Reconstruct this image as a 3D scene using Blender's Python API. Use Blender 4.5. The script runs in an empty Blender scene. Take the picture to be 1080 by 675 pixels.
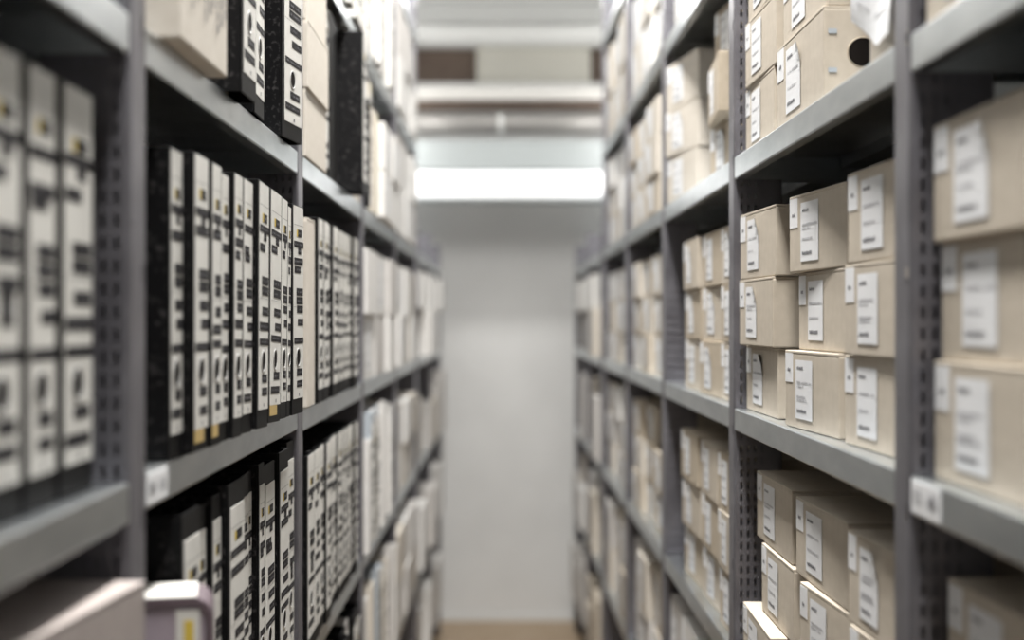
import bpy, bmesh, math, random
from math import sin, cos, radians as R, pi
S = bpy.context.scene
COL = S.collection
rnd = random.Random(7)

# ------------------------------------------------------------------ materials
def new_mat(name, base, rough=.6, metal=0., noise=None, spec=.5, emit=None):
    m = bpy.data.materials.new(name); m.use_nodes = True
    nt = m.node_tree; b = nt.nodes['Principled BSDF']
    b.inputs['Base Color'].default_value = (*base, 1)
    b.inputs['Roughness'].default_value = rough
    b.inputs['Metallic'].default_value = metal
    b.inputs['Specular IOR Level'].default_value = spec
    if emit:
        b.inputs['Emission Color'].default_value = (*emit[0], 1)
        b.inputs['Emission Strength'].default_value = emit[1]
    if noise:
        # noise: (scale, colour2, lo, hi, bump, stretch)
        sc, c2, lo, hi, bump, st = noise
        tc = nt.nodes.new('ShaderNodeTexCoord'); mp = nt.nodes.new('ShaderNodeMapping')
        mp.inputs['Scale'].default_value = st
        n = nt.nodes.new('ShaderNodeTexNoise'); n.inputs['Scale'].default_value = sc
        n.inputs['Detail'].default_value = 5
        r = nt.nodes.new('ShaderNodeValToRGB')
        r.color_ramp.elements[0].position = lo; r.color_ramp.elements[1].position = hi
        r.color_ramp.elements[0].color = (*base, 1); r.color_ramp.elements[1].color = (*c2, 1)
        L = nt.links.new
        L(tc.outputs['Object'], mp.inputs['Vector']); L(mp.outputs['Vector'], n.inputs['Vector'])
        L(n.outputs['Fac'], r.inputs['Fac']); L(r.outputs['Color'], b.inputs['Base Color'])
        if bump:
            bp = nt.nodes.new('ShaderNodeBump'); bp.inputs['Strength'].default_value = bump
            bp.inputs['Distance'].default_value = .002
            L(n.outputs['Fac'], bp.inputs['Height']); L(bp.outputs['Normal'], b.inputs['Normal'])
    return m

one = (1, 1, 1)
M = dict(
    steel=new_mat('galvanised_steel', (.54, .58, .605), .28, 1.0, (9, (.68, .715, .735), .35, .7, .05, (1, 1, 3))),
    post=new_mat('upright_steel', (.17, .165, .185), .36, .6, (14, (.245, .24, .265), .35, .7, .05, (1, 1, 1))),
    back=new_mat('back_shade_black', (.02, .02, .021), .6, .3),  # near-black colour stands in for the shade behind the shelves
    black=new_mat('black_board', (.005, .005, .0055), .5, 0, (60, (.009, .009, .0095), .4, .7, .1, one), .12),
    marble=new_mat('marbled_board', (.004, .004, .0045), .55, 0, (130, (.05, .047, .047), .55, .72, .1, one), .15),
    paper=new_mat('label_paper', (.60, .59, .555), .7, 0, (25, (.66, .65, .615), .3, .7, 0, one)),
    white=new_mat('white_paper', (.72, .73, .745), .7, 0, (18, (.78, .785, .80), .3, .7, 0, one)),
    tape=new_mat('old_tape', (.50, .36, .14), .55),
    pages=new_mat('page_block', (.62, .58, .50), .8, 0, (220, (.40, .37, .31), .4, .7, .2, (1, .02, .02))),
    ink=new_mat('label_ink', (.012, .011, .013), .6, 0, None, .2),
    inkg=new_mat('grey_print', (.13, .13, .145), .6),
    inkf=new_mat('faint_print', (.42, .42, .44), .6),
    yellow=new_mat('yellow_mark', (.62, .46, .07), .6),
    chrome=new_mat('chrome', (.72, .72, .71), .3, .6),
    hole=new_mat('hole_shade', (.008, .006, .005), .8, 0, None, .1),  # near-black stands in for the shade inside openings
    card=new_mat('carton_board', (.47, .415, .34), .75, 0, (55, (.525, .465, .385), .3, .7, .12, one)),
    card2=new_mat('carton_board_tan', (.42, .355, .27), .75, 0, (55, (.475, .405, .315), .3, .7, .12, one)),
    card3=new_mat('carton_board_pale', (.56, .515, .45), .75, 0, (55, (.61, .565, .50), .3, .7, .12, one)),
    greyc=new_mat('grey_carton', (.50, .48, .46), .7, 0, (40, (.56, .54, .52), .3, .7, .08, one)),
    whitec=new_mat('white_carton', (.65, .635, .615), .65, 0, (30, (.71, .70, .68), .3, .7, .08, one)),
    bluec=new_mat('blue_grey_carton', (.40, .44, .48), .65),
    cream=new_mat('cream_folder', (.66, .61, .46), .7),
    lilac=new_mat('lilac_cloth', (.33, .28, .325), .6, 0, (300, (.37, .32, .365), .3, .7, .15, one)),
    mauve=new_mat('mauve_cover', (.11, .08, .095), .5),
    plaster=new_mat('plaster', (.74, .745, .74), .85, 0, (4, (.79, .795, .79), .3, .7, .15, one)),
    ceil=new_mat('ceiling_white', (.72, .73, .72), .8),
    brown=new_mat('brown_board', (.085, .058, .045), .7, 0, (20, (.11, .08, .06), .3, .7, .1, one)),
    beige=new_mat('beige_panel', (.50, .49, .44), .7),
    floor=new_mat('tan_floor', (.42, .31, .20), .5, 0, (6, (.47, .36, .25), .3, .7, .05, one)),
    duct=new_mat('painted_duct', (.46, .45, .43), .3, .2),
    pipe=new_mat('grey_pipe_paint', (.26, .25, .24), .35, .2),
    lamp=new_mat('lamp_diffuser', (.9, .9, .9), .4, 0, None, .5, ((.985, .99, 1.0), .72)),
    lampbody=new_mat('lamp_body', (.34, .37, .375), .6),
    pink=new_mat('pinkish_grey_board', (.36, .315, .30), .7, 0, (40, (.40, .355, .335), .3, .7, .1, one)),
)

# ------------------------------------------------------------------ mesh builder
class MB:
    def __init__(s): s.v = []; s.f = []; s.m = []; s.mats = []
    def mi(s, m):
        if m not in s.mats: s.mats.append(m)
        return s.mats.index(m)
    def face(s, pts, m):
        n = len(s.v); s.v += [tuple(p) for p in pts]; s.f.append(list(range(n, n + len(pts)))); s.m.append(s.mi(m))
    def box(s, x0, x1, y0, y1, z0, z1, m):
        n = len(s.v); k = s.mi(m)
        s.v += [(x0, y0, z0), (x1, y0, z0), (x1, y1, z0), (x0, y1, z0), (x0, y0, z1), (x1, y0, z1), (x1, y1, z1), (x0, y1, z1)]
        for q in ((0, 3, 2, 1), (4, 5, 6, 7), (0, 1, 5, 4), (1, 2, 6, 5), (2, 3, 7, 6), (3, 0, 4, 7)):
            s.f.append([n + i for i in q]); s.m.append(k)
    def rect(s, x0, x1, z0, z1, y, m):          # faces -y
        s.face([(x0, y, z0), (x1, y, z0), (x1, y, z1), (x0, y, z1)], m)
    def prism(s, prof, x0, x1, m, axis='x'):    # closed profile (a,b) swept along an axis
        n = len(prof); k = s.mi(m); o = len(s.v)
        for t in (x0, x1):
            for a, b in prof:
                s.v.append((t, a, b) if axis == 'x' else ((a, t, b) if axis == 'y' else (a, b, t)))
        for i in range(n):
            j = (i + 1) % n; s.f.append([o + i, o + j, o + n + j, o + n + i]); s.m.append(k)
        s.f.append([o + i for i in range(n)][::-1]); s.m.append(k)
        s.f.append([o + n + i for i in range(n)]); s.m.append(k)
    def mesh(s, name, bevel=0, smooth=False):
        me = bpy.data.meshes.new(name); me.from_pydata(s.v, [], s.f)
        for m in s.mats: me.materials.append(M[m])
        for p, k in zip(me.polygons, s.m): p.material_index = k
        bm = bmesh.new(); bm.from_mesh(me)
        if bevel:
            bmesh.ops.bevel(bm, geom=[e for e in bm.edges if e.calc_length() > bevel * 2.5], offset=bevel, segments=2, affect='EDGES', profile=.5)
        bmesh.ops.recalc_face_normals(bm, faces=bm.faces) if bevel or smooth else None
        bm.to_mesh(me); bm.free()
        if smooth:
            for p in me.polygons: p.use_smooth = True
        return me

def link(name, me, parent=None, **props):
    o = bpy.data.objects.new(name, me); COL.objects.link(o)
    if parent: o.parent = parent
    for k, v in props.items(): o[k] = v
    return o
def thing(name, label, cat, group=None):
    o = bpy.data.objects.new(name, None); COL.objects.link(o); o.empty_display_size = .05
    o['label'] = label; o['category'] = cat
    if group: o['group'] = group
    return o
def struct(name, me): return link(name, me, kind='structure')

XL, XR = .344, .404
def put(o, side, X, Y, z, e=0, w=0, tilt=0):
    """right rack: (X, Y) is the far front corner; left rack: the near front corner."""
    e = R(e); t = R(tilt)
    if side > 0:
        o.location = (X + w / 2 * sin(e), Y - w / 2 * cos(e), z + .0007 + abs(sin(t)) * w / 2)
        o.rotation_euler = (0, t, e - pi / 2)
    else:
        o.location = (-X - w / 2 * sin(e), Y + w / 2 * cos(e), z + .0007 + abs(sin(t)) * w / 2)
        o.rotation_euler = (0, t, e + pi / 2)

# ------------------------------------------------------------------ print on labels
def words(b, x0, x1, z, h, y, m, r, density=.82):
    """a line of tiny letter-like strokes"""
    x = x0
    while x < x1 - h * .3:
        wl = r.uniform(.35, .7) * h
        if r.random() < density:
            b.rect(x, min(x + wl, x1), z, z + h * r.choice((1, 1, .72, .85)), y, m)
        x += wl + h * .2

# ------------------------------------------------------------------ cartons
CACHE = {}
def cached(key, fn):
    if key not in CACHE: CACHE[key] = fn()
    return CACHE[key]

def carton_body(w, d, h, mat):
    b = MB(); b.box(-w / 2, w / 2, 0, d, 0, h - .0035, mat)
    return b.mesh('carton_body', .0022)
def carton_lid(w, d, h, mat):
    b = MB(); q = .0003
    b.box(-w / 2 - q + .0015, w / 2 + q - .0015, -q, d + q, h - .004, h, mat)
    return b.mesh('carton_lid', .0009)
def label_mesh(w, h, seed, tag):
    r = random.Random(seed * 31 + tag)
    b = MB()
    if tag:
        x0, x1, z0, z1 = -w * .488, -w * .34, h * .585, h * .965
        b.box(x0, x1, -.0006, .0004, z0, z1, 'white')
        cx = (x0 + x1) / 2; s = h * .035
        words(b, cx - w * .025, cx + w * .03, z0 + (z1 - z0) * .38, s * 1.3, -.0009, 'inkg', r, 1)
        return b.mesh('tag', 0)
    x0, x1, z0, z1 = -w * .275, w * .045, h * .13, h * .885
    ww, hh = x1 - x0, z1 - z0
    # a sheet with a slightly lifted corner on some
    n = 6; k = b.mi('white'); lift = (seed % 3 == 0) * .006
    def P(i, j):
        u, v = i / n, j / n
        y = -.0009 - lift * max(0, u + v - 1.55) ** 2 * 6
        return (x0 + ww * u, y, z0 + hh * v)
    for i in range(n):
        for j in range(n):
            b.face([P(i, j), P(i + 1, j), P(i + 1, j + 1), P(i, j + 1)], 'white')
    y = -.0012; L = x0 + ww * .1; s = h * .033
    words(b, L, L + ww * .36, z1 - hh * .16, s * 1.15, y, 'inkg', r, 1)
    words(b, L, L + ww * r.uniform(.7, .85), z1 - hh * .40, s, y, 'inkf', r, .9)
    if seed % 2: words(b, L, L + ww * r.uniform(.3, .6), z1 - hh * .465, s, y, 'inkf', r, .9)
    words(b, L, L + ww * r.uniform(.45, .75), z1 - hh * .645, s, y, 'inkf', r, .9)
    if seed % 4 == 1: words(b, L, L + ww * r.uniform(.4, .7), z1 - hh * .70, s, y, 'inkf', r, .9)
    words(b, L, L + ww * r.uniform(.5, .62), z1 - hh * .89, s * 1.35, y, 'inkg', r, 1)
    return b.mesh('address_label', 0)

def carton(label, X, Y, z, e=0, w=.235, d=.33, h=.109, mat='card', group=None, side=1, tag=True, lab=True, seed=None, cat='box', name='archive_carton'):
    t = thing(name, label, cat, group)
    w = round(w, 3); h = round(h, 3)
    seed = rnd.randrange(8) if seed is None else seed
    link('carton_body', cached(('cb', w, d, h, mat), lambda: carton_body(w, d, h, mat)), t)
    link('lid_flap', cached(('cl', w, d, h, mat), lambda: carton_lid(w, d, h, mat)), t)
    if lab: link('address_label', cached(('la', w, h, seed), lambda: label_mesh(w, h, seed, 0)), t, label='white printed label')
    if tag: link('corner_tag', cached(('lt', w, h, seed % 4), lambda: label_mesh(w, h, seed % 4, 1)), t, label='small white tag')
    put(t, side, X, Y, z, e, w)
    return t

# ------------------------------------------------------------------ binders
def binder_cover(w, h, d, mat, side_mat):
    b = MB(); t = .0028
    b.box(-w / 2, w / 2, 0, t, 0, h, mat)
    b.box(-w / 2, -w / 2 + t, t, d, 0, h, side_mat)
    b.box(w / 2 - t, w / 2, t, d, 0, h, side_mat)
    b.box(-w / 2 - .0004, -w / 2 + t + .0002, d * .25, d * .97, 0, .004, 'chrome')   # steel shoe on the lower board edge
    return b.mesh('cover', .0007)
def binder_pages(w, h, d):
    b = MB(); b.box(-w / 2 + .0045, w / 2 - .0045, .035, d - .012, .008, h - .014, 'pages')
    return b.mesh('paper_block', 0)
def binder_ring(w, zc):
    b = MB(); n = 28; r = min(.0148, w * .36); q = r * .84
    for i in range(n):
        a0, a1 = 2 * pi * i / n, 2 * pi * (i + 1) / n
        pr = [(q, -.0012), (q + (r - q) * .3, -.0019), (q + (r - q) * .7, -.0019), (r, -.0012)]
        for (ra, ya), (rb, yb) in zip(pr, pr[1:]):
            b.face([(ra * cos(a0), ya, zc + ra * sin(a0)), (ra * cos(a1), ya, zc + ra * sin(a1)), (rb * cos(a1), yb, zc + rb * sin(a1)), (rb * cos(a0), yb, zc + rb * sin(a0))], 'chrome')
    b.face([(q * cos(2 * pi * i / n), -.0012, zc + q * sin(2 * pi * i / n)) for i in range(n)], 'hole')  # flat disc coloured as dark as the shaded opening
    return b.mesh('finger_ring', 0)
def spine_label(w, h, seed, style):
    r = random.Random(seed * 17 + 5)
    b = MB(); lw = w * .85; x0, x1 = -lw / 2 + w * .045, lw / 2 + w * .045
    top, bot = (h * .995, h * .075) if style in ('high', 'plain') else (h * .915, h * .045)
    hb = top - bot
    b.box(x0, x1, -.0008, .0005, bot, top, 'paper')
    y = -.0011; yt = -.0013
    Z = lambda f: h * (1 - f)
    off = 0 if style != 'low' else .07
    def bar(f0, f1, a, c, m='ink', txt=True):
        f0 += off * (1 - f0); f1 += off * (1 - f1)
        g_ = .0028 if f1 - f0 > .01 else 0
        b.rect(x0 + lw * a, x0 + lw * c, Z(f1 + g_), Z(f0 - g_), y, m)
        if txt:
            hh = (f1 - f0) * h * .34
            words(b, x0 + lw * (a + .07), x0 + lw * (c - .08), (Z(f0) + Z(f1)) / 2 - hh / 2, hh, yt, 'inkg', r, .6)
    j = lambda: r.uniform(-.008, .008)
    bar(.094, .0955, 0, 1, 'ink', False)
    k = j()
    bar(.122 + k, .152 + k, .28, .40, 'yellow', False); bar(.122 + k, .152 + k, .40, .80)
    k = j(); bar(.176 + k, .2 + k, .0, 1.0, 'ink')
    if r.random() < .75: bar(.205 + k, .232 + k, .42, .75)
    k = j() * 2; bar(.253 + k, .281 + k, .02, r.choice((.6, .95, .95)))
    if r.random() < .35: bar(.295, .322, .05, .7)
    k = j() * 2
    bar(.388 + k, .418 + k, .25, .95); bar(.43 + k, .46 + k, .25, .95)
    bar(.475 + k, .4765 + k, 0, 1, 'inkg', False)
    k = j() * 2; bar(.497 + k, .526 + k, .3, .95)
    if r.random() < .15:
        bar(.53 + k, .60 + k, .4, .8)
    else: bar(.56 + k, .588 + k, r.choice((.02, .4)), .98)
    k = j(); bar(.636 + k, .658 + k, .02, 1)
    bar(.786, .814, .3, .88)
    k = j(); bar(.846 + k, .872 + k, r.choice((.02, .3)), .9)
    b.rect(x0 + lw * .5, x0 + lw * .58, Z(.915), Z(.90), y, 'inkg')
    return b.mesh('spine_label', 0)

def binder(label, X, Y, z, w, e=0, tilt=0, h=.345, d=.285, style='high', seed=None, mat='black', group=None, ring=True, lab=True, side=-1, name='lever_arch_binder', cat='binder', tape=False):
    t = thing(name, label, cat, group)
    w = round(w, 3); seed = rnd.randrange(40) if seed is None else seed
    sm = 'marble' if mat == 'black' else mat
    link('cover', cached(('bc', w, h, d, mat), lambda: binder_cover(w, h, d, mat, sm)), t)
    link('paper_block', cached(('bp', w, h, d), lambda: binder_pages(w, h, d)), t)
    if lab: link('spine_label', cached(('sl', w, h, seed, style), lambda: spine_label(w, h, seed, style)), t, label='white label with black printed bars')
    if ring: link('finger_ring', cached(('fr', w, h), lambda: binder_ring(w, h * .272)), t, label='chrome finger ring')
    if tape:
        b = MB(); b.box(-w * .38, w * .2, -.0007, .0004, h * .03, h * .075, 'tape'); link('tape_strip', b.mesh('tape_strip'), t, label='yellowed tape strip')
    put(t, side, X, Y, z, e, w, tilt)
    return t

# ------------------------------------------------------------------ room
CAMZ = 1.72
YB = 7.6; ZC = 3.32; X0, X1, Y0 = -1.05, 1.10, -4.5
def slab(name, x0, x1, y0, y1, z0, z1, m):
    b = MB(); b.box(x0, x1, y0, y1, z0, z1, m); return struct(name, b.mesh(name))
slab('floor', X0 - .1, X1 + .1, Y0 - .1, YB + .1, -.1, 0, 'floor')
slab('wall_back', X0 - .1, X1 + .1, YB, YB + .1, 0, ZC, 'plaster')
slab('wall_front', X0 - .1, X1 + .1, Y0 - .1, Y0, 0, 4.0, 'plaster')
slab('wall_left', X0 - .1, X0, Y0, YB, 0, 4.0, 'plaster')
slab('wall_right', X1, X1 + .1, Y0, YB, 0, 4.0, 'plaster')
ZH = 4.0; YS = 5.1  # unseen ceiling step, raised on the near side to even out the lamplight
b = MB(); b.box(X0 - .1, X1 + .1, YS, YB + .1, ZC, ZC + .1, 'ceil'); b.box(X0 - .1, X1 + .1, Y0 - .1, YS + .1, ZH, ZH + .1, 'ceil'); b.box(X0 - .1, X1 + .1, YS, YS + .1, ZC, ZH, 'ceil')
y = 5.22
while y < YB - .12:                               # shallow ribs across the ceiling
    b.box(X0, X1, y, y + .36, ZC - .05, ZC + .01, 'ceil'); y += .44
struct('ceiling', b.mesh('ceiling', 0))
slab('baseboard_back', X0, X1, YB - .012, YB, 0, .035, 'plaster')

# end-wall bulkhead and crossing members
b = MB(); b.box(-.95, 1.0, YB - .03, YB, 3.075, 3.265, 'brown'); o = link('brown_wall_board', b.mesh('brown_wall_board', .003))
o['label'] = 'dark brown board high on the end wall behind the beige panel'; o['category'] = 'board'
b = MB(); b.box(-.148, .50, YB - .075, YB - .03, 3.06, 3.28, 'beige'); b.box(-.135, .487, YB - .081, YB - .075, 3.075, 3.265, 'beige')
o = link('beige_wall_panel', b.mesh('beige_wall_panel', .003)); o['label'] = 'grey-beige rectangular panel high on the end wall'; o['category'] = 'panel'
slab('trim_1', X0, X1, YB - .10, YB, 3.015, 3.06, 'plaster')
t = thing('cross_beam', 'pale boxed beam crossing above the aisle under the beige panel', 'beam')
b = MB(); b.box(X0, X1, 7.15, 7.27, 2.905, 2.975, 'duct'); link('beam_casing', b.mesh('beam_casing', .006), t)
b = MB(); b.box(X0, X1, 7.17, 7.25, 2.855, 2.905, 'brown'); link('brown_underside', b.mesh('brown_underside', .004), t, label='brown strip along the underside')
# ventilation pipe with a collar
def pipe_mesh(x0, x1, yc, zc, r, m, n=28):
    b = MB(); prof = [(yc + r * cos(2 * pi * i / n), zc + r * sin(2 * pi * i / n)) for i in range(n)]
    b.prism(prof, x0, x1, m); return b.mesh('pipe', 0, True)
t = thing('ceiling_pipe', 'round pale pipe crossing the aisle just above the bright strip light', 'pipe')
link('pipe_tube', pipe_mesh(X0, X1, 7.06, 2.762, .052, 'pipe'), t)
link('pipe_collar', pipe_mesh(-.022, .004, 7.06, 2.762, .058, 'ceil'), t, label='white collar clamp at mid length')
# strip light
t = thing('strip_light', 'long glowing white strip light crossing the aisle before the end wall', 'light')
b = MB(); b.prism([(6.9, 2.505), (6.905, 2.655), (7.12, 2.655), (7.12, 2.345), (6.93, 2.345), (6.93, 2.505)], -.75, .85, 'lampbody'); link('lamp_housing', b.mesh('lamp_housing'), t)
b = MB(); b.prism([(6.93, 2.358), (6.912, 2.368), (6.904, 2.39), (6.904, 2.465), (6.912, 2.488), (6.93, 2.498)], -.74, .84, 'lamp'); link('lamp_diffuser', b.mesh('lamp_diffuser', 0, False), t, label='glowing white diffuser')
for x in (-.6, .7):
    b = MB(); b.box(x, x + .02, 7.02, 7.04, 2.655, ZC, 'lampbody'); link('hanger_rod', b.mesh('hanger_rod'), t)

# ------------------------------------------------------------------ racks
def post_mesh(H):
    b = MB(); W, D = .055, .08
    # local: front strip faces -y, channel opens to +y
    def sheet(P, us, vs, holes, m='post'):
        for i in range(len(us) - 1):
            for j in range(len(vs) - 1):
                if (i, j) in holes: continue
                b.face([P(us[i], vs[j]), P(us[i + 1], vs[j]), P(us[i + 1], vs[j + 1]), P(us[i], vs[j + 1])], m)
    n = int((H - .03) / .021); vs = [0]; rows = []
    for k in range(n):
        z = .02 + k * .021; vs += [z, z + .0125]; rows.append(len(vs) - 2)
    vs.append(H)
    us = [0]; cols = []
    for u in (.008, .020, .032, .044): us += [u, u + .0042]; cols.append(len(us) - 2)
    us.append(D)
    holes = {(c, r_) for c in cols for r_ in rows}
    for sx in (-1, 1):
        sheet(lambda u, v: (sx * W / 2, u, v), us, vs, holes)
    us2 = [-W / 2, W / 2 - .014, W / 2 - .009, W / 2]
    vs2 = [0]; rows2 = []
    z = .11
    while z < H - .05: vs2 += [z, z + .018]; rows2.append(len(vs2) - 2); z += .235
    vs2.append(H)
    us2b = [-W / 2, -W / 2 + .004, W / 2 - .014, W / 2 - .009, W / 2 - .004, W / 2]
    def Pf(u, v):
        yy = 0 if abs(u) < W / 2 - .002 else .0025
        return (u, yy - .0025, v)
    sheet(Pf, us2b, vs2, {(2, r_) for r_ in rows2})
    # rolled lips at the back of the channel
    for sx in (-1, 1):
        b.box(min(sx * W / 2, sx * (W / 2 - .012)), max(sx * W / 2, sx * (W / 2 - .012)), D - .0015, D, 0, H, 'post')
    b.box(-W / 2 - .004, W / 2 + .004, -.006, D + .004, 0, .004, 'post')
    return b.mesh('upright', 0)
def shelf_mesh(w, D, F=.038):
    b = MB(); t = .0015
    b.box(-w / 2, w / 2, 0, D, -t, 0, 'steel')
    b.prism([(0, 0), (-.0015, -.002), (-.0015, -F + .002), (0, -F), (.016, -F), (.016, -F + t), (.0015, -F + t), (.0015, -t)], -w / 2, w / 2, 'steel')
    b.box(-w / 2, w / 2, D - t, D, -F, 0, 'steel')
    for sx in (-1, 1): b.box(min(sx * w / 2, sx * (w / 2 - t)), max(sx * w / 2, sx * (w / 2 - t)), .002, D, -F, 0, 'steel')
    b.box(-w / 2 + .01, w / 2 - .01, D / 2 - .02, D / 2 + .02, -.02, -t, 'steel')     # stiffening rib underneath
    return b.mesh('shelf', 0)

def rack(label, side, ys, H, levels, D=.40, over={}):
    r = thing('shelving_rack', label, 'shelving')
    X = XR if side > 0 else XL
    rot = -pi / 2 if side > 0 else pi / 2
    pm = cached(('post', H), lambda: post_mesh(H))
    r.location = (side * X, ys[0], 0)
    for y in ys:
        for k, (xx, ro) in enumerate(((X, rot), (X + D, rot + pi))):
            o = link('upright', pm, r); o.location = (side * (xx - X), y - ys[0], 0); o.rotation_euler = (0, 0, ro)
    shelves = {}
    for i, (a, c) in enumerate(zip(ys, ys[1:])):
        w = round(c - a - .0565, 4); sm = cached(('shelf', w, D), lambda: shelf_mesh(w, D))
        for z in levels:
            zz = over.get((i, z), z)
            o = link('shelf', sm, r); o.location = (0, (a + c) / 2 - ys[0], zz); o.rotation_euler = (0, 0, rot); shelves[(i, z)] = o
        b = MB(); q = .002
        b.box(-w / 2, w / 2, D + .001, D + .001 + q, .05, H - .02, 'back')  # added sheet, coloured as dark as the shade at the back of the bay
        o = link('back_shade_panel', b.mesh('back_shade_panel'), r, label='near-black sheet added for the shade behind the shelves'); o.location = (0, (a + c) / 2 - ys[0], 0); o.rotation_euler = (0, 0, rot)
    return r, shelves

LV = [.25, .70, 1.14, 1.567, 2.002, 2.41, 2.85]
yl = [1.245 + (i - 1) * 1.0 for i in range(6)]
yr = [1.335 + (i - 1) * .995 for i in range(6)]
RL, SL = rack('tall grey steel rack of five bays filled with black binders', -1, yl, 3.05, LV, over={(1, 1.14): 1.168, (0, 1.14): 1.168, (1, 1.567): 1.575, (0, 1.567): 1.571})
RR, SR = rack('tall grey steel rack of five bays filled with beige cartons', 1, yr, 3.05, LV)
LVL = [.25, .70, 1.14, 1.567, 2.0]
yl2 = [5.335, 6.30, 7.265]; yr2 = [5.405, 6.37, 7.335]
rack('lower end rack by the far wall past the binder rack', -1, yl2, 2.13, LVL)
rack('lower end rack by the far wall past the carton rack', 1, yr2, 2.13, LVL)

def sticker(parent, x, w, h, seed):
    b = MB(); r = random.Random(seed); b.box(-w / 2, w / 2, -.0024, -.0014, -.019 - h / 2, -.019 + h / 2, 'white')
    for cx in (-.26, .22):
        for dx in (-.11, .0, .1):
            b.rect((cx + dx) * w - w * .02, (cx + dx) * w + w * .015, -.019 - h * .22, -.019 + h * .24 * r.choice((1, .8)), -.0027, 'inkg')
            if r.random() < .7: b.rect((cx + dx) * w - w * .02, (cx + dx) * w + w * .07, -.019 + h * r.choice((-.2, .0, .15)), -.019 + h * .1 + h * r.choice((-.2, .0, .1)), -.0027, 'inkf')
    o = link('shelf_sticker', b.mesh('shelf_sticker'), parent, label='white sticker with faint grey print'); o.location = (x, 0, 0)
wsl = yl[1] - yl[0] - .0565
sticker(SL[(1, 1.567)], -wsl / 2 + .043, .078, .029, 3)
sticker(SR[(0, 1.567)], -(yr[1] - yr[0] - .0565) / 2 + .045, .085, .031, 5)

LVN = {2.41: 'high', 2.002: 'upper', 1.567: 'middle', 1.14: 'lower', .70: 'low', .25: 'bottom', 2.0: 'top', 1.168: 'lower'}
BAY = ['nearest', 'second', 'third', 'fourth', 'fifth']
ORD = ['first', 'second', 'third', 'fourth', 'fifth', 'sixth', 'seventh', 'eighth', 'ninth', 'tenth', 'eleventh', 'twelfth', 'thirteenth', 'fourteenth', 'fifteenth', 'sixteenth', 'seventeenth', 'eighteenth']

# ------------------------------------------------------------------ cartons, second bay (sharp)
g = 'cartons on the middle shelf of the second carton bay'
cols3 = ['far', 'centre', 'near']; rows3 = ['bottom', 'middle', 'top']
def lab_c(row, col, lev, bay, look='beige carton'): return f'{look}, {rows3[row]} of the {cols3[col]} stack, {lev} shelf, {bay} carton bay'
z = 1.567
for row, spec in enumerate([[(.418, 2.272, 1), (.410, 1.925, 4.5), (.424, 1.645, 2)],
                            [(.404, 2.262, 2.0), (.428, 1.917, 2), (.420, 1.628, 2)],
                            [(.404, 2.255, 3), (.415, 1.92, 5.5), (.420, 1.615, 3)]]):
    for col, (X, Y, e) in enumerate(spec):
        carton(lab_c(row, col, 'middle', 'second'), X, Y, z + row * .110, e, group=g, seed=row * 3 + col)
g = 'cartons on the lower shelf of the second carton bay'
z = 1.14
for row, spec in enumerate([[(.4025, 2.219, -1.5, .26), (.41, 1.86, 2, .235), (.41, 1.585, 2, .20)],
                            [(.420, 2.15, 0, .235), (.410, 1.83, 4, .215), (.412, 1.575, 3, .19)],
                            [(.424, 2.21, 0, .265), (.418, 1.89, 1.5, .258), (.414, 1.59, 2, .21)]]):
    for col, (X, Y, e, w) in enumerate(spec):
        carton(lab_c(row, col, 'lower', 'second'), X, Y, z + row * .110, e, w=w, group=g, seed=row * 3 + col + 1, mat='card')
g = 'cartons on the upper shelf of the second carton bay'
z = 2.002
carton('beige carton, bottom of the far stack, upper shelf, second carton bay', .418, 2.279, z, 0, group=g, seed=2)
carton('beige carton, middle of the far stack, upper shelf, second carton bay', .414, 2.262, z + .110, 1, group=g, seed=4)
carton('beige carton, top of the far stack, upper shelf, second carton bay', .420, 2.268, z + .220, -1, group=g, seed=5)
# carton with the finger hole on its near end
hb = carton('beige carton with a round finger hole in its near end, upper shelf', .413, 1.995, z, 0, w=.287, h=.122, group=g, seed=6)
b = MB(); n = 32
ww = .287 / 2 + .0016
b.face([(ww, .050 + .0185 * cos(2 * pi * i / n), .062 + .0185 * sin(2 * pi * i / n)) for i in range(n)], 'hole')  # no opening cut: its shade is a flat dark disc
for i in range(n):
    a0, a1 = 2 * pi * i / n, 2 * pi * (i + 1) / n
    b.face([(ww, .050 + .0185 * cos(a0), .062 + .0185 * sin(a0)), (ww, .050 + .0185 * cos(a1), .062 + .0185 * sin(a1)), (ww - .002, .050 + .0205 * cos(a1), .062 + .0205 * sin(a1)), (ww - .002, .050 + .0205 * cos(a0), .062 + .0205 * sin(a0))], 'card2')
link('finger_hole', b.mesh('finger_hole'), hb, label='round hole, its shade a flat dark disc')
b = MB()
for zc, yy in ((.086, .006), (.036, .006)):
    b.box(ww - .0012, ww, yy, yy + .011, zc, zc + .006, 'bluec')
link('printed_mark', b.mesh('printed_mark'), hb, label='two small blue-grey printed marks')
carton('beige carton resting on the carton with the finger hole', .418, 1.975, z + .1225, 0, w=.262, group=g, seed=7)
carton('beige carton beside the near post under the loose white sheet, upper shelf', .428, 1.548, z, 0, w=.172, h=.2, group=g, lab=False, tag=False)
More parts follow.
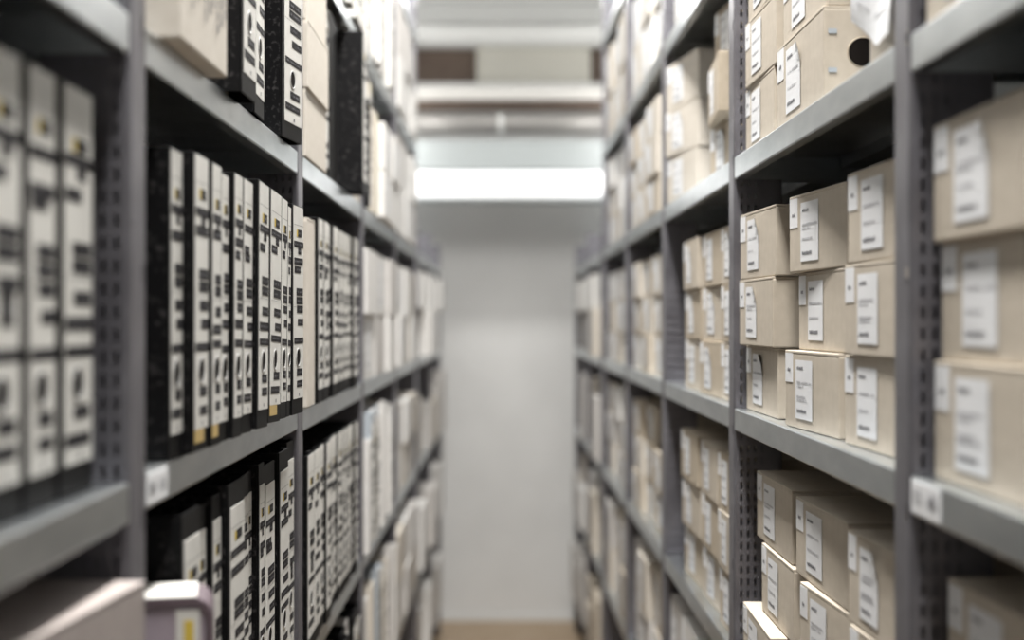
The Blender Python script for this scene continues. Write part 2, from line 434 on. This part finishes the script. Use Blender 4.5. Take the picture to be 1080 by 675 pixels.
# loose printed sheet hanging over that carton
b = MB(); nu, nv = 8, 16
def sheetP(u, v):          # u along Y (far -> near), v down
    yy = 1.545 - u * .165 + v * .012; zz = 2.206 - v * (.135 + .05 * min(1, u * 1.8)); xx = .4262 - .012 * sin(v * 1.9) - .005 * (1 + sin(u * 5 + v * 3)) * v
    if v < .02: xx = .4262
    return (xx, yy, zz)
for i in range(nu):
    for j in range(nv):
        q = [sheetP((i + a) / nu, (j + c) / nv) for a, c in ((0, 0), (1, 0), (1, 1), (0, 1))]
        b.face(q, 'white')
for j in range(3, 15, 2):
    for i in range(1, nu - 1):
        if (i * 7 + j * 3) % 5 == 0: continue
        q = [sheetP((i + a) / nu, (j + c * .22) / nv) for a, c in ((0, 0), (.8, 0), (.8, 1), (0, 1))]
        b.face([(x - .0009, y, z_) for x, y, z_ in q], 'inkf')
o = link('loose_sheet', b.mesh('loose_sheet', 0, True)); o['label'] = 'crumpled white printed sheet hanging over a carton beside the near post'; o['category'] = 'paper'

# nearest carton bay
g = 'cartons in the nearest carton bay'
for row, X in enumerate((.419, .426, .418)):
    carton(f'large blurred beige carton, {rows3[row]} of the stack, middle shelf, nearest carton bay', X, 1.288, 1.567 + row * .1135, .8, w=.26, h=.1125, group=g, seed=row + 1)
for row, X in enumerate((.425, .424, .430)):
    carton(f'shaded beige carton, {rows3[row]} of the stack, lower shelf, nearest carton bay', X, 1.282, 1.14 + row * .1105, 1, w=.25, h=.1095, group=g, seed=row + 3)
carton('beige carton at the frame edge on the upper shelf, nearest carton bay', .411, 1.288, 2.002, 0, w=.25, group=g)

# third carton bay
def grid(lev, bay, z, spec, rows, mats=('card',), h=.109, look=None, jit=.006, wj=0, grp=None, d=.33):
    grp = grp or f'cartons on the {lev} shelf of the {bay} carton bay'
    names = {1: ['single'], 2: ['far', 'near'], 3: ['far', 'centre', 'near'], 4: ['far', 'second', 'third', 'near']}[len(spec)]
    for c, (X, Y, w, n) in enumerate(spec):
        for r_ in range(n):
            m = mats[(c + r_) % len(mats)]
            lk = {'card': 'beige carton', 'card2': 'tan carton', 'card3': 'pale carton', 'whitec': 'white carton', 'greyc': 'grey carton', 'bluec': 'blue-grey carton'}[m]
            rn = {1: [''], 2: ['bottom of ', 'top of '], 3: ['bottom of ', 'middle of ', 'top of '], 4: ['bottom of ', 'second of ', 'third of ', 'top of ']}[n][r_]
            carton(f'{lk}, {rn}the {names[c]} stack, {lev} shelf, {bay} carton bay', X + rnd.uniform(-jit, jit), Y + rnd.uniform(-jit, 0), z + r_ * (h + .001), rnd.uniform(-1.2, 2), w=w, h=h, mat=m, group=grp, d=d)
grid('middle', 'third', 1.567, [(.420, 3.042, .228, 3), (.420, 2.79, .228, 3), (.420, 2.556, .182, 3)], 3, ('card', 'card2'))
grid('lower', 'third', 1.14, [(.420, 3.085, .25, 3), (.420, 2.80, .226, 3), (.420, 2.556, .182, 3)], 3, ('card2', 'card'))
g = 'cartons on the upper shelf of the third carton bay'
for r_, (X, Y, e) in enumerate(((.402, 3.243, 8.5), (.398, 3.238, 10), (.400, 3.238, 9.5))):
    carton(f'pale carton turned askew, {rows3[r_]} of the far stack, upper shelf, third carton bay', X, Y, 2.002 + r_ * .111, e, w=.25, d=.28, h=.11, mat='card3', group=g)
for r_, (X, Y, e) in enumerate(((.436, 2.78, 4), (.430, 2.77, -4), (.442, 2.765, 5))):
    carton(f'tan carton, {rows3[r_]} of the near stack, upper shelf, third carton bay', X, Y, 2.002 + r_ * .118, e, w=.225, d=.30, h=.117, mat='card2', group=g)
grid('low', 'third', .70, [(.42, 3.28, .22, 1), (.415, 3.04, .24, 1), (.42, 2.78, .22, 1)], 1, ('greyc', 'whitec', 'greyc'), h=.345)
grid('high', 'third', 2.41, [(.42, 3.27, .25, 2), (.42, 3.0, .25, 2), (.42, 2.73, .25, 2)], 2, ('whitec', 'card3'), h=.15)
# fourth carton bay
grid('middle', 'fourth', 1.567, [(.42, 4.24, .24, 3), (.42, 3.975, .235, 3), (.42, 3.70, .235, 3)], 3, ('card3', 'card'))
grid('lower', 'fourth', 1.14, [(.415, 4.24, .25, 3), (.43, 3.96, .22, 3), (.425, 3.70, .24, 2)], 3, ('card', 'card3', 'card2'))
grid('upper', 'fourth', 2.002, [(.41, 4.25, .25, 3), (.405, 3.97, .25, 3), (.40, 3.69, .25, 3)], 3, ('card3', 'card3', 'card'), h=.1)
grid('low', 'fourth', .70, [(.42, 4.24, .22, 2), (.41, 3.98, .22, 2), (.42, 3.7, .2, 2)], 2, ('card', 'greyc', 'card3'), h=.165)
grid('high', 'fourth', 2.41, [(.415, 4.25, .28, 2), (.41, 3.94, .24, 2), (.42, 3.66, .24, 2)], 2, ('card3', 'whitec'), h=.16)
# fifth carton bay
for lev, z in (('middle', 1.567), ('lower', 1.14), ('upper', 2.002)):
    grid(lev, 'fifth', z, [(.415, 5.24, .26, 3), (.42, 4.95, .25, 3), (.42, 4.67, .25, 3)], 3, ('card3', 'greyc', 'card', 'whitec')[(z > 1.3):], h=.11)
grid('low', 'fifth', .70, [(.41, 5.24, .26, 2), (.42, 4.95, .25, 2), (.41, 4.67, .25, 2)], 2, ('card3', 'greyc', 'card'), h=.16)
grid('high', 'fifth', 2.41, [(.41, 5.24, .28, 2), (.42, 4.93, .25, 2), (.41, 4.66, .25, 2)], 2, ('card', 'card3'), h=.17)
# low end rack, carton side
def end_rack(side, ys, base, mats, nm):
    for bi, (a, c) in enumerate(zip(ys, ys[1:])):
        pl = ['nearer bay', 'farther bay'][bi]
        for z, lev in ((.25, 'bottom'), (.70, 'low'), (1.14, 'lower'), (1.567, 'middle')):
            x0 = a + .04; n = 3; w = (c - a - .1) / n
            for k in range(n):
                h = .2 if lev == 'middle' else rnd.choice((.2, .26, .31)); m = mats[rnd.randrange(len(mats))]
                lk = {'card3': 'pale carton', 'whitec': 'white carton', 'greyc': 'grey carton', 'bluec': 'blue-grey carton', 'card': 'beige carton'}[m]
                Yref = x0 + k * (w + .005) + (w if side > 0 else 0)
                carton(f'{lk}, {ORD[k]} from the near post, {lev} shelf, {pl} of {nm}', base + rnd.uniform(-.035, .03), Yref, z, 0, w=w - .008, h=h, d=.28, mat=m, side=side,
                       group=f'cartons in {nm}', tag=False, lab=rnd.random() < .5)
                if lev == 'middle':
                    carton(f'white carton on top of {ORD[k]} carton, middle shelf, {pl} of {nm}', base + rnd.uniform(-.03, .0), Yref, z + .201, 0, w=w - .01, h=.15, d=.27, mat='whitec', side=side,
                           group=f'cartons in {nm}', tag=False, lab=False)
end_rack(1, yr2, .405, ('card3', 'whitec', 'card', 'greyc'), 'end rack past cartons')
end_rack(-1, yl2, .335, ('whitec', 'whitec', 'greyc', 'card3'), 'end rack past binders')

# ------------------------------------------------------------------ binders, second bay (sharp)
g = 'black binders on the middle shelf of the second binder bay'
mid = [(.342, 1.362, .054, 0, 0), (.331, 1.418, .073, 0, .3), (.328, 1.493, .050, 0, .5), (.329, 1.545, .042, 0, 1.0), (.323, 1.589, .052, 0, 1.2),
       (.323, 1.643, .063, 0, 1.6), (.3166, 1.710, .078, 0, 1.8), (.3164, 1.792, .094, 0, 2.2), (.317, 1.890, .053, 0, 2.2), (.3168, 1.947, .028, 0, 2.0)]
for i, (X, Y, w, e, t) in enumerate(mid):
    binder(f'black binder with white barred spine, {ORD[i]} from the near post, middle shelf, second bay', X, Y, 1.576, w, e, t, h=(.322, .324, .322, .316, .321, .320, .324, .321, .319, .312)[i], seed=i + 1, group=g, tape=i in (1, 2, 7))
binder('slim black binder turned outward in front of the far post, middle shelf', .3155, 1.990, 1.576, .075, -4, 0, h=.318, d=.25, seed=15, group=g)
g = 'black binders on the lower shelf of the second binder bay'
low = [(.342, 1.398, .084), (.343, 1.503, .047), (.343, 1.558, .048), (.341, 1.611, .10), (.342, 1.715, .072), (.343, 1.792, .041), (.343, 1.835, .042), (.342, 1.881, .086),
       (.342, 1.985, .084), (.343, 2.072, .060), (.343, 2.135, .070)]
for i, (X, Y, w) in enumerate(low):
    binder(f'black binder with black top band, {ORD[i]} from the near post, lower shelf, second bay', X + (-.004, .004, -.002, -.008, .0, .004, -.006, -.004, -.008, .002, .004)[i], Y, 1.168, w, 0, 0, h=(.345, .337, .343, .350, .346, .344, .351, .344, .352, .346, .353)[i], style='low', seed=20 + i, group=g)
g = 'black binders on the upper shelf of the second binder bay'
binder('wide black binder overhanging the upper shelf beside the beige carton', .322, 1.640, 2.002, .092, 0, 0, h=.35, style='high', seed=31, group=g)
binder('narrow black binder set back between two overhanging binders, upper shelf', .336, 1.80, 2.002, .085, 2, 0, h=.35, seed=32, group=g)
binder('black binder overhanging the shelf edge in front of the far post, upper shelf', .338, 2.035, 2.002, .11, -7, 0, h=.35, d=.24, seed=33, group=g)
# nearest bay
g = 'blurred binders in the nearest binder bay'
for i, (Y, w) in enumerate(((.918, .078), (1.006, .068), (1.085, .086))):
    binder(f'large blurred black binder with white spine, {ORD[i]} from the frame edge, nearest bay',   .362, Y, 1.572, w, 0, 0, seed=i + 5, group=g)
# beige box low in the nearest bay
carton('pale beige box with bare top in the bottom corner below the blurred binders', .350, .955, 1.168, -6, w=.25, d=.30, h=.315, mat='pink', side=-1, tag=False, lab=False)
# carton with handwriting on the upper shelf
cb = carton('pale carton printed with dark slanted lines overhanging the upper shelf', .322, 1.330, 2.002, 0, w=.222, d=.32, h=.27, mat='card3', side=-1, tag=False, lab=False)
b = MB(); r = random.Random(4)
for k in range(9):
    x = -.07 + k * .02; z0 = .04 + .012 * (k % 3); z1 = z0 + r.uniform(.07, .16)
    z_ = z0
    while z_ < z1:
        hl = r.uniform(.006, .016); b.rect(x, x + r.uniform(.004, .007), z_, z_ + hl, -.0016, 'inkg'); z_ += hl + .003
link('printed_lines', b.mesh('printed_lines'), cb, label='dark printed lines')
b = MB(); pr = [(.035 + .10 * cos(a), .24 + .14 * sin(a)) for a in [pi + i * pi / 2 / 10 for i in range(11)]]
for (xa, za), (xb, zb) in zip(pr, pr[1:]):
    b.face([(xa + .06, -.0017, za), (xb + .06, -.0017, zb), (xb + .066, -.0017, zb + .004), (xa + .066, -.0017, za + .004)], 'brown')
link('cord_loop', b.mesh('cord_loop'), cb, label='brown curved cord')
# lilac box file
t = thing('box_file', 'lilac box file with rounded mauve cover and white top sticking out beside the near post', 'file')
b = MB(); w, h, d = .08, .277, .29
def rr(x0, x1, z0, z1, r_, n=6):      # rounded front profile in (y,z)
    return [(d, z0), (d, z1)] + [(x0 + r_ - r_ * sin(i * pi / 2 / n), z1 - r_ + r_ * cos(i * pi / 2 / n)) for i in range(n + 1)] + [(x0 + r_ - r_ * cos(i * pi / 2 / n), z0 + r_ - r_ * sin(i * pi / 2 / n)) for i in range(n + 1)]
b.prism(rr(.0075, d, .004, h - .004, .014), -w / 2 + .004, w / 2 - .004, 'lilac'); link('file_body', b.mesh('file_body'), t)
outer = [(.25, h)] + [(.02 - .02 * sin(i * pi / 2 / 8), h - .02 + .02 * cos(i * pi / 2 / 8)) for i in range(9)] + [(.02 - .02 * cos(i * pi / 2 / 8), .02 - .02 * sin(i * pi / 2 / 8)) for i in range(9)] + [(.25, 0)]
inner = [(.25, .006)] + [(.02 - .014 * sin(i * pi / 2 / 8), .02 - .014 * cos(i * pi / 2 / 8)) for i in range(9)] + [(.02 - .014 * cos(i * pi / 2 / 8), h - .02 + .014 * sin(i * pi / 2 / 8)) for i in range(9)] + [(.25, h - .006)]
def shell(x0, x1, m):
    b = MB(); n = len(outer)
    inn = inner[::-1]
    for i in range(n - 1):
        (a, c), (a2, c2), (e_, f_), (e2, f2) = outer[i], outer[i + 1], inn[i], inn[i + 1]
        b.face([(x0, a, c), (x1, a, c), (x1, a2, c2), (x0, a2, c2)], m); b.face([(x0, e_, f_), (x0, e2, f2), (x1, e2, f2), (x1, e_, f_)], m)
        for x in (x0, x1): b.face([(x, a, c), (x, a2, c2), (x, e2, f2), (x, e_, f_)], m)
    return b.mesh('cover_rim', 0)
link('cover_rim', shell(-w / 2, w / 2, 'mauve'), t, label='dark mauve rounded rim')
b = MB(); b.box(-w / 2 + .001, w / 2 - .004, .016, d - .01, h + .0002, h + .002, 'paper'); link('top_sheet', b.mesh('top_sheet', .0006), t, label='white top')
b = MB(); b.box(-w / 2 + .0015, -w / 2 + .0042, .013, .036, .05, h - .012, 'paper'); b.box(-w / 2 + .001, -w / 2 + .0016, .019, .028, h - .045, h - .022, 'yellow'); b.box(-w / 2 + .001, -w / 2 + .0016, .018, .03, h - .09, h - .06, 'inkf'); link('side_label', b.mesh('side_label'), t, label='pale label with yellow mark')
put(t, -1, .286, 1.312, 1.168, 11.5, w)

# ------------------------------------------------------------------ third binder bay
carton('tall narrow beige box next to the turned-out binder, middle shelf, third bay', .338, 2.30, 1.567, 0, w=.09, d=.30, h=.33, mat='card3', side=-1, tag=False, lab=False, name='box_file')
g = 'binders on the middle shelf of the third binder bay'
Y = 2.42
for i, w in enumerate((.07, .065, .06, .07, .055, .06, .075, .07, .065, .07)):
    binder(f'blurred binder with striped white spine, {ORD[i]} after the beige box, middle shelf, third bay', .338 + rnd.uniform(-.003, .004), Y, 1.567, w, 0, 0, h=.34, seed=10, group=g); Y += w + (.014 if i == 5 else .004)
g = 'binders on the lower shelf of the third binder bay'
Y = 2.282
for i, w in enumerate((.085, .075, .06, .07, .06, .07, .08, .06, .07, .06, .06)):
    binder(f'blurred black binder with spotted spine, {ORD[i]} from the near post, lower shelf, third bay', .34 + rnd.uniform(-.004, .004), Y, 1.14, w, 0, 0, h=.345, style='high', seed=(i * 7) % 40, group=g, mat='black'); Y += w + (.02 if i == 1 else .004)
g = 'pale boxes stacked on the upper shelf of the third binder bay'
for r_ in range(3):
    carton(f'pale beige box, {rows3[r_]} of the stack before the black binders, upper shelf, third bay', .340 - .004 * (r_ == 1), 2.292, 2.002 + r_ * .119, 0, w=.27, d=.30, h=.118, mat='card3', side=-1, group=g, tag=False, lab=False)
g = 'black binders on the upper shelf of the third binder bay'
for i, (Y, w, X) in enumerate(((2.575, .06, .352), (2.64, .07, .356), (2.715, .075, .354), (2.80, .075, .358))):
    binder(f'black binder with dark spine, {ORD[i]} after the pale boxes, upper shelf, third bay', X, Y, 2.002, w, 0, 0, h=.35, lab=i in (1,), ring=False, group=g, seed=9)
binder('marbled black binder sticking out before the post, upper shelf, third bay', .308, 2.93, 2.002, .085, 0, 0, h=.355, lab=True, seed=12, group=g)
Y = 3.03
for i, w in enumerate((.06, .06, .05)):
    binder(f'pale folder, {ORD[i]} after the marbled binder, upper shelf, third bay', .345, Y, 2.002, w, 0, 0, h=.32, mat='card3', ring=False, lab=False, group='pale folders behind the marbled binder', name='folder', cat='folder'); Y += w + .004
# generic row of upright folders
def frow(lev, bay, z, Ya, Yb, mats, hs, ws, X=.34, side=-1, ring=False, labp=.6):
    Y = Ya; i = 0
    while True:
        w = round(rnd.choice(ws), 3)
        if Y + w > Yb or i > 17: break
        m = mats[rnd.randrange(len(mats))]
        lk = {'whitec': 'white', 'greyc': 'grey', 'cream': 'cream', 'card3': 'pale beige', 'black': 'black', 'paper': 'off-white', 'bluec': 'blue-grey'}[m]
        binder(f'blurred {lk} folder, {ORD[i]} from the near post, {lev} shelf, {bay} binder bay', X + rnd.uniform(-.012, .012), Y, z, w, 0, 0, h=rnd.choice(hs), mat=m, ring=ring,
               lab=rnd.random() < labp, style='low', side=side, group=f'folders on the {lev} shelf of the {bay} binder bay', name='folder', cat='folder', seed=rnd.randrange(40))
        Y += w + rnd.choice((.003, .003, .012)); i += 1
frow('high', 'third', 2.41, 2.285, 3.2, ('paper', 'whitec', 'black'), (.33, .30), (.06, .075))
# boxes of the far binder bays
def lgrid(lev, bay, z, Ys, rows, h, mats, X=.338, w=.28):
    names = {2: ['near', 'far'], 3: ['near', 'centre', 'far'], 4: ['near', 'second', 'third', 'far']}[len(Ys)]
    for c, Y in enumerate(Ys):
        for r_ in range(rows):
            m = mats[(c * 2 + r_) % len(mats)]
            lk = {'card': 'beige box', 'card3': 'pale box', 'whitec': 'white box', 'greyc': 'grey box', 'bluec': 'blue-grey box'}[m]
            rn = {1: '', 2: ('bottom of ', 'top of ')[r_], 3: ('bottom of ', 'middle of ', 'top of ')[r_ % 3]}[rows]
            carton(f'{lk}, {rn}the {names[c]} stack, {lev} shelf, {bay} binder bay', X + rnd.uniform(-.008, .008), Y, z + r_ * (h + .001), 0, w=w, h=h, d=.3, mat=m, side=-1, tag=False, lab=rnd.random() < .25,
                   group=f'boxes on the {lev} shelf of the {bay} binder bay')
lgrid('middle', 'fourth', 1.567, (3.29, 3.60, 3.90), 2, .165, ('whitec', 'whitec', 'greyc'), w=.27)
lgrid('middle', 'fifth', 1.567, (4.29, 4.60, 4.90), 2, .165, ('whitec', 'whitec', 'card3'), w=.27)
frow('lower', 'fourth', 1.14, 3.285, 4.2, ('greyc', 'whitec', 'greyc', 'bluec'), (.32, .345, .28), (.06, .08, .07), labp=.3)
lgrid('lower', 'fifth', 1.14, (4.29, 4.60, 4.90), 2, .15, ('whitec', 'greyc', 'card3'), w=.27)
frow('upper', 'fourth', 2.002, 3.285, 3.62, ('card3', 'cream', 'black', 'cream'), (.33, .27), (.05, .06), labp=.3)
lgrid('upper', 'fourth', 2.002, (3.64, 3.92), 2, .13, ('whitec',), w=.26, X=.325)
lgrid('upper', 'fifth', 2.002, (4.29, 4.60, 4.90), 2, .16, ('whitec', 'greyc', 'whitec'), w=.28)
frow('high', 'fourth', 2.41, 3.285, 4.2, ('paper', 'whitec', 'paper', 'greyc'), (.33, .31), (.06, .075), labp=.8)
lgrid('high', 'fifth', 2.41, (4.29, 4.60, 4.90), 2, .17, ('whitec', 'greyc'), w=.27)
frow('low', 'fourth', .70, 3.285, 4.2, ('greyc', 'whitec', 'bluec', 'card3'), (.32, .345), (.07, .08), labp=.3)
lgrid('low', 'fifth', .70, (4.29, 4.60, 4.90), 2, .16, ('whitec', 'card3', 'greyc'), w=.27)
frow('low', 'third', .70, 2.285, 3.2, ('black', 'greyc'), (.345,), (.07, .08), labp=.9)

# ------------------------------------------------------------------ light
def area(name, loc, sx, sy, power, rot=(0, 0, 0), col=(1, .975, .94)):
    l = bpy.data.lights.new(name, 'AREA'); l.shape = 'RECTANGLE'; l.size = sx; l.size_y = sy; l.energy = power; l.color = col
    o = bpy.data.objects.new(name, l); COL.objects.link(o); o.location = loc; o.rotation_euler = rot; return o
for y, p in ((.7, 82), (2.5, 88), (4.0, 34)):
    area('aisle_lamp', (.03, y, 3.93), .22, 1.3, p)
area('end_wall_fill', (.03, 6.05, 3.2), 1.7, .2, 17)  # added lamp out of view, brightens the end wall
area('ceiling_fill', (.03, 7.21, 2.985), 1.4, .06, 1.1, (pi, 0, 0))  # added lamp hidden on the beam, brightens the ceiling above it
area('ceiling_fill', (.03, 6.0, 3.16), 1.6, .1, 4, (pi, 0, 0))  # another added lamp out of view, brightens the ceiling ribs
for x in (-.68, .76):
    area('pipe_end_fill', (x, 6.62, 2.82), .12, .5, 6, (R(75), 0, R(30 if x < 0 else -30)))  # added lamps hidden behind the racks, brighten the pipe ends
w = bpy.data.worlds.new('world'); S.world = w; w.use_nodes = True
w.node_tree.nodes['Background'].inputs[0].default_value = (.5, .5, .5, 1); w.node_tree.nodes['Background'].inputs[1].default_value = .2

# ------------------------------------------------------------------ camera
c = bpy.data.cameras.new('camera'); co = bpy.data.objects.new('camera', c); COL.objects.link(co); S.camera = co
co.location = (0, 0, CAMZ); co.rotation_euler = (pi / 2, 0, 0)
c.sensor_width = 36; c.lens = 1400 / 1080 * 36; c.shift_x = 10 / 1080; c.clip_start = .02
c.dof.use_dof = True; c.dof.focus_distance = 1.95; c.dof.aperture_fstop = 2.0
S.cycles.diffuse_bounces = 2; S.cycles.glossy_bounces = 2
S.view_settings.view_transform = 'Standard'; S.view_settings.look = 'None'; S.view_settings.gamma = 1; S.view_settings.exposure = .38
